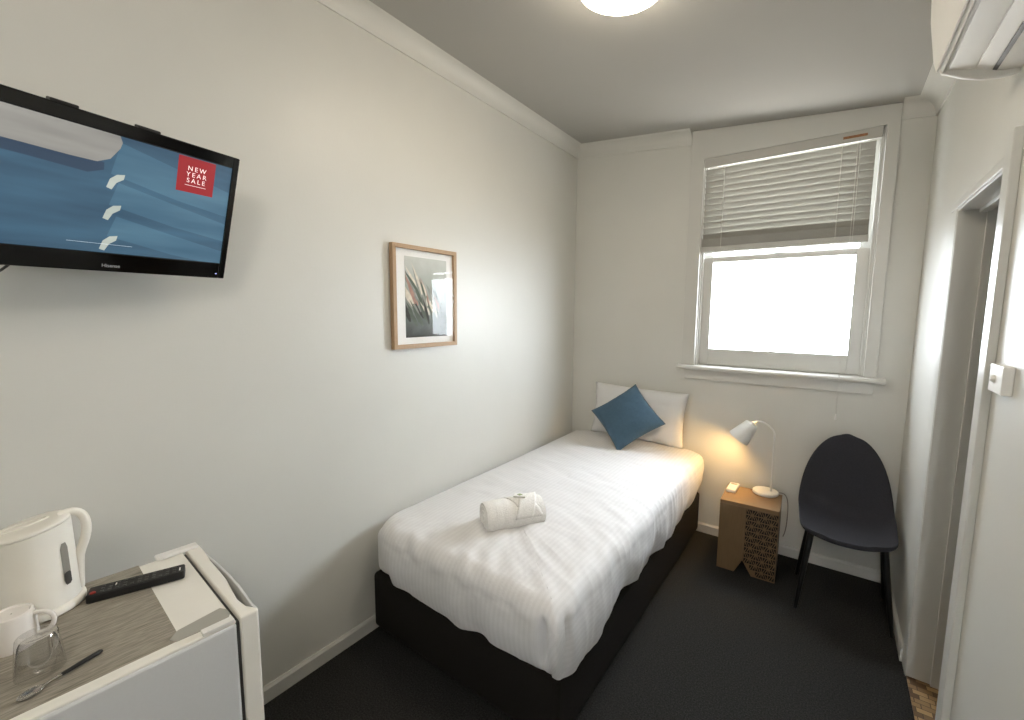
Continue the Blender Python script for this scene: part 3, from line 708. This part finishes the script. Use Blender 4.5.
# folded blue cloth stacked with a pale one on top
patch([(0, .70), (.22, .68), (.40, .655), (.455, .70), (.455, .76), (.2, .80), (.0, .80)], 4, 1)
patch([(0, 1), (.505, 1), (.515, .95), (.508, .90), (.475, .80), (.43, .755), (.34, .755), (.2, .765), (0, .775)], 1, 2)
for k, (va, vb) in enumerate(((.70, .95), (.44, .62), (.17, .33))):
    patch([(.48, va-.02), (.75, va-.13), (1, va-.20), (1, vb-.20), (.75, vb-.10), (.51, vb)], 2, 1)
for (u, v) in ((.492, .565), (.486, .30), (.480, .03)):
    patch([(u-.026, v), (u-.006, v-.012), (u+.010, v+.05), (u+.036, v+.088), (u+.040, v+.130), (u+.010, v+.118), (u-.014, v+.075)], 3, 3)
scr = b.build('screen', sm, tv, recalc=False)
M['badge'] = emissive('badge_red', srgb('98141c')[:3], 1.0); M['badge'].node_tree.nodes['Principled BSDF'].inputs['Base Color'].default_value = (.02, 0, 0, 1)
M['letter'] = emissive('screen_letter', srgb('bfaaa6')[:3], 1.0); M['caption'] = emissive('screen_caption', srgb('7f95a2')[:3], 1.0); M['logo'] = mat('logo_silver', 'b9bcc0', .3, .5, noise_scale=40, amount=.02)
bx0, bx1, bz0, bz1 = hx-.165, hx-.066, .25, .3462
MB().add([(bx0, SY-.0008, bz0), (bx1, SY-.0008, bz0), (bx1, SY-.0008, bz1), (bx0, SY-.0008, bz1)], [(0, 1, 2, 3)]).build('sale_badge', M['badge'], scr, recalc=False)
def lettering(txt, size, loc, m, parent, name='lettering', spacing=1.0, extrude=.0002):
    cu_ = bpy.data.curves.new('t', 'FONT'); cu_.body = txt; cu_.size = size; cu_.align_x = 'CENTER'; cu_.align_y = 'CENTER'; cu_.space_character = spacing; cu_.extrude = extrude
    o = bpy.data.objects.new('t', cu_); COL.objects.link(o); dg = bpy.context.evaluated_depsgraph_get(); me = bpy.data.meshes.new_from_object(o.evaluated_get(dg))
    bpy.data.objects.remove(o); me.transform(Matrix.Translation(loc) @ Matrix.Rotation(pi/2, 4, 'X')); me.materials.clear(); me.materials.append(m); me.name = name
    q = bpy.data.objects.new(name, me); COL.objects.link(q); q.parent = parent; return q
cx = (bx0+bx1)/2
for i, t_ in enumerate(('NEW', 'YEAR', 'SALE')): lettering(t_, .0178, (cx, SY-.0012, bz1-.030-.0165*i), M['letter'], scr, spacing=1.45)
MB().box(cx-.028, cx+.028, SY-.0012, SY-.001, bz0+.0195, bz0+.0207).build('small_print', M['letter'], scr)
MB().box(sx(.34), sx(.58), SY-.0012, SY-.001, sz(.075), sz(.0775)).build('caption_line', M['caption'], scr)
lettering('Hisense', .0125, (.0, -.0006, .0165), M['logo'], tv, 'logo_lettering')
MB().box(hx-.03, hx-.026, -.0008, .001, .0145, .0175).build('standby_light', emissive('standby_blue', (.3, .35, 1), 1.5), tv)
# bracket (pieces in the television's own frame, reaching back to the wall)
inv = m4.inverted()
def wpt(p): return inv @ Vector(p)
cb = m4 @ Vector((0, .06, .19))
b = MB(); b.box(-.06, .06, .058, .07, .13, .25); b.build('mount_plate', M['black'], tv, bevel=.002)
MB().tube([wpt((cb.x-.005, cb.y, cb.z)), wpt((.012, cb.y-.03, cb.z-.01))], .016, 12).build('bracket_arm', M['black'], tv, smooth=True)
T = inv @ Matrix.Translation((.008, cb.y-.03, cb.z-.01)); MB().box(-.0075, .008, -.05, .05, -.10, .10, T=T).build('wall_plate', M['black'], tv, bevel=.002)
q0 = m4 @ Vector((-.168, .028, .012))
pts = bez(tuple(q0), (q0.x-.01, q0.y-.02, q0.z-.035), (.06, q0.y-.05, q0.z-.05), (.012, q0.y-.12, q0.z-.11), 14)+[(.008, q0.y-.16, q0.z-.16), (.008, q0.y-.20, q0.z-.24), (.008, q0.y-.23, q0.z-.40), (.008, q0.y-.25, .30)]
MB().tube([wpt(p) for p in pts], .003, 8).build('power_cable', M['black'], tv, smooth=True)

# ------------------------------------------------------------------ bar fridge
FR = R_(-3.5); fo = Vector((.203, -2.797, 0)); FW = .468; FZ = .85
fr = thing('bar_fridge', 'white bar fridge with grey wood laminate top beside the left wall', 'fridge', fo, FR)
def fwd(x, y, z): return Matrix.Translation(fo) @ Matrix.Rotation(FR, 4, 'Z') @ Vector((x, y, z))
fd = .52
b = MB(); b.box(0, FW, -fd, -.0505, .03, FZ-.006); b.build('cabinet', M['fridge'], fr, bevel=.006)
b = MB(); b.box(.004, FW-.004, -fd+.004, -.0505, FZ-.008, FZ); b.build('top_panel', M['cream_plastic'], fr, bevel=.003)
MB().box(.0, FW-.030, -fd+.01, -.152, FZ-.002, FZ+.0012).build('laminate_top', M['laminate'], fr)
MB().box(.01, FW-.01, -.0505, -.0425, .04, FZ-.01).build('door_seal', M['seal'], fr)
dpts = [(0, -.0425), (FW, -.0425), (FW, -.004), (FW-.010, -.001), (FW-.022, -.008), (FW-.040, -.017), (FW-.085, -.022), (FW-.13, -.018), (FW-.20, -.011), (FW-.28, -.010), (.13, -.010), (.06, -.006), (.004, -.006)]
b = MB(); b.prism(dpts, 'z', .06, FZ+.004); dr = b.build('fridge_door', M['cream_plastic'], fr, bevel=.004)
bar = [(FW-.012, -.003, 0), (FW-.035, -.004, 0), (FW-.085, -.002, 0), (FW-.15, .001, 0), (FW-.22, .001, 0), (FW-.30, -.002, 0), (.10, -.006, 0), (.06, -.009, 0)]
P = []
for (x, y, z) in bar: P.append([(x, y-.003, .66), (x, y+.003, .66), (x, y+.003, FZ+.001), (x, y-.003, FZ+.001)])
b = MB(); b.grid(P, wrap=True); b.add(P[0], [(0, 1, 2, 3)]); b.add(P[-1], [(0, 1, 2, 3)]); b.build('door_handle', M['fridge'], dr, bevel=.0015)
MB().box(-.006, .022, -.115, -.012, FZ+.002, FZ+.014).build('hinge_cover', M['white_plastic'], fr, bevel=.004)
MB().box(FW-.020, FW-.001, -.118, -.054, FZ-.001, FZ+.008).build('hinge_cover', M['white_plastic'], fr, bevel=.002)
b = MB(); b.prism([(FW-.040, -.052), (FW-.062, -.052), (FW-.080, -.062), (FW-.066, -.150), (FW-.044, -.170), (FW-.028, -.160), (FW-.024, -.095), (FW-.026, -.060)], 'z', FZ, FZ+.003)
o = b.build('corner_strip', M['pale_grey'], fr, bevel=.001); o['label'] = 'translucent grey plastic strip at the corner'
for x in (.04, FW-.04):
    for y in (-fd+.05, -.09): MB().lathe([(.018, 0), (.018, .031)], 14, Matrix.Translation((x, y, 0))).build('foot', M['black'], fr, smooth=True)
TOP = FZ+.0014

# ---- kettle
kt = thing('kettle', 'cream plastic electric kettle with grey water gauge on the fridge', 'kettle', (.240, -3.146, TOP), R_(82))   # local +x = handle side
MB().lathe([(.073, 0), (.077, .004), (.077, .014), (.073, .019), (.068, .021)], 40, sx=1.06).build('power_base', M['cream_plastic'], kt, smooth=True)
def ksec(z):
    t = (z-.02)/.2
    cx_ = -.002*t; rx = .073-.003*t; ry = .069-.005*t
    return cx_, rx, ry
P = []
NK = 48
def kpt(k, z, off=0):
    cx_, rx, ry = ksec(z); a = 2*pi*k/NK; sp = max(0, (z-.10)/.115)
    x = (rx+off)*cos(a); y = (ry+off)*sin(a)
    if cos(a) < -.6: x -= .030*sp**1.5*((-cos(a)-.6)/.4)**2; y *= 1-.25*sp*((-cos(a)-.6)/.4)
    return (cx_+x, y, z)
def ztilt(x, z): return z+.20*x*max(0, (z-.02)/.2)**3
for z in [.0215, .03, .06, .09, .12, .15, .18, .20, .216]:
    P.append([(lambda p: (p[0], p[1], ztilt(p[0], p[2])))(kpt(k, z)) for k in range(NK)])
b = MB(); b.grid(P, wrap=True); b.add(P[0], [tuple(range(NK))[::-1]]); b.add(P[-1], [tuple(range(NK))])
b.build('kettle_body', M['cream_plastic'], kt, smooth=True)
P = []
for s, z in ((.99, .217), (1.005, .219), (1.0, .223), (.96, .226), (.8, .2285), (.5, .231), (.25, .232), (.05, .232)):
    ring = []
    for k in range(NK):
        p = kpt(k, .216); x = (p[0]+.004)*s-.004; ring.append((x, p[1]*s, ztilt(x, .216)+z-.216))
    P.append(ring)
b = MB(); b.grid(P, wrap=True); b.add(P[0], [tuple(range(NK))[::-1]]); b.add(P[-1], [tuple(range(NK))])
lid = b.build('lid', M['cream_plastic'], kt, smooth=True)
b = MB(); pts = []
for k in range(32):
    a = 2*pi*k/32; x = -.012+.040*cos(a); pts.append((x, .015*sin(a), ztilt(x, .216)+.0150))
pts += pts[:2]
b.tube(pts, .0035, 8); b.build('lid_grip', M['cream_plastic'], lid, smooth=True)
hpts = bez((.048, 0, .234), (.074, 0, .246), (.093, 0, .232), (.093, 0, .192), 10)+bez((.093, 0, .192), (.093, 0, .155), (.080, 0, .140), (.075, 0, .112), 10)[1:]+[(.072, 0, .07), (.070, 0, .028)]
b = MB(); b.tube(hpts, [.010]*len(hpts), 12); b.build('kettle_handle', M['cream_plastic'], kt, smooth=True)
# gauge on the side that faces the room
def strip(z0, z1, name, m, k0, off, wdt):
    mm = MB(); P = []
    for i in range(9):
        z = z0+(z1-z0)*i/8; f = wdt*(1 if 0 < i < 8 else .55)
        P.append([kpt(k0+dk*f, z, off) for dk in (-1, -.5, 0, .5, 1)])
    mm.grid(P); return mm.build(name, m, kt, smooth=True, recalc=False)
KG = -NK*43/360
strip(.066, .176, 'water_gauge', M['grey_plastic'], KG, .0012, .95)
strip(.068, .100, 'gauge_water', M['dark_plastic'], KG, .0020, .85)

for o in kt.children: o.scale.z = .96
# ---- mug, upside down
mg = thing('mug', 'white china mug turned upside down beside the kettle', 'mug', (.361, -3.199, TOP), R_(62))
KM = Matrix.Diagonal((1, 1, .84, 1))
MB().lathe([(.0395, 0), (.0405, .002), (.0395, .02), (.037, .075), (.034, .088), (.030, .090), (.027, .086), (.002, .086), (.002, .080), (.033, .078), (.036, .02), (.0375, .001)], 36, KM, closed=True).build('cup', M['mug'], mg, smooth=True)
MB().tube(bez((.035, 0, .064), (.060, 0, .068), (.071, 0, .052), (.067, 0, .036), 8)+bez((.067, 0, .036), (.064, 0, .022), (.052, 0, .014), (.038, 0, .016), 8)[1:], .0048, 10).build('mug_handle', M['mug'], mg, smooth=True)
# ---- tumbler, upside down
gl = MB().lathe([(.036, 0), (.0375, .001), (.036, .03), (.031, .088), (.029, .092), (.024, .092), (.020, .089), (.001, .0885), (.001, .078), (.026, .077), (.0285, .07), (.0335, .03), (.035, .001)], 40, Matrix.Diagonal((1, 1, .86, 1)), closed=True).build('drinking_glass', M['tumbler_glass'], None, smooth=True)
gl.location = (.505, -3.176, TOP); tag(gl, 'clear glass tumbler turned upside down in front of the mug', 'glass')
# ---- teaspoon
sp = thing('teaspoon', 'steel teaspoon with black handle on the fridge', 'spoon', (.545, -3.09, TOP), atan2(-3.207+3.087, .574-.540))
hp = [(0, 0, .0062), (.004, 0, .0064), (.03, 0, .0064), (.062, 0, .0056), (.066, 0, .0054)]
MB().tube(hp, [.0035, .0055, .0055, .0046, .0042], 12, flat=.72).build('spoon_handle', M['remote'], sp, smooth=True)
b = MB(); b.tube([(.065, 0, .0054), (.080, 0, .0058), (.094, 0, .0052)], [.003, .0022, .0026], 10)
P = []
for i in range(13):
    t = i/12; x = .090+.040*t; wv = .0125*sqrt(max(0, 1-((t-.5)/.5)**2))*(1+.15*(t-.5)); row = []
    for j in range(9):
        u = -1+2*j/8; row.append((x, wv*u, .0062-.0045*(1-u*u)*(1-((t-.5)/.5)**2)))
    P.append(row)
b.grid(P); o = b.build('spoon_bowl', M['steel'], sp, smooth=True, recalc=False); d = o.modifiers.new('solid', 'SOLIDIFY'); d.thickness = .001; d.offset = 1
# ---- television remote
rm = thing('tv_remote', 'long black television remote lying across the fridge top', 'remote control', (.320, -2.976, TOP), atan2(.186, .066)-pi/2)
MB().prism([(-.024, -.098), (.020, -.100), (.023, -.094), (.023, .094), (.020, .098), (-.020, .098), (-.024, .094)], 'z', 0, .021).build('remote_body', M['remote'], rm, smooth=False, bevel=.004)
for j in range(11):
    for i in range(3):
        x = -.0125+.0125*i; y = -.07+.0145*j
        if j in (4, 8) and i == 1: continue
        MB().box(x-.0042, x+.0042, y-.0035, y+.0035, .0205, .0225).build('button', M['dark_plastic'], rm)
MB().lathe([(.006, .0205), (.0055, .0235), (.001, .024)], 14, Matrix.Translation((.012, -.087, 0))).build('power_button', M['red_key'], rm, smooth=True)
MB().box(-.006, .010, .086, .089, .0208, .0214).build('logo_mark', M['white_plastic'], rm)
MB().box(-.010, .0, -.046, -.0435, .0208, .0228).build('button', M['white_plastic'], rm)
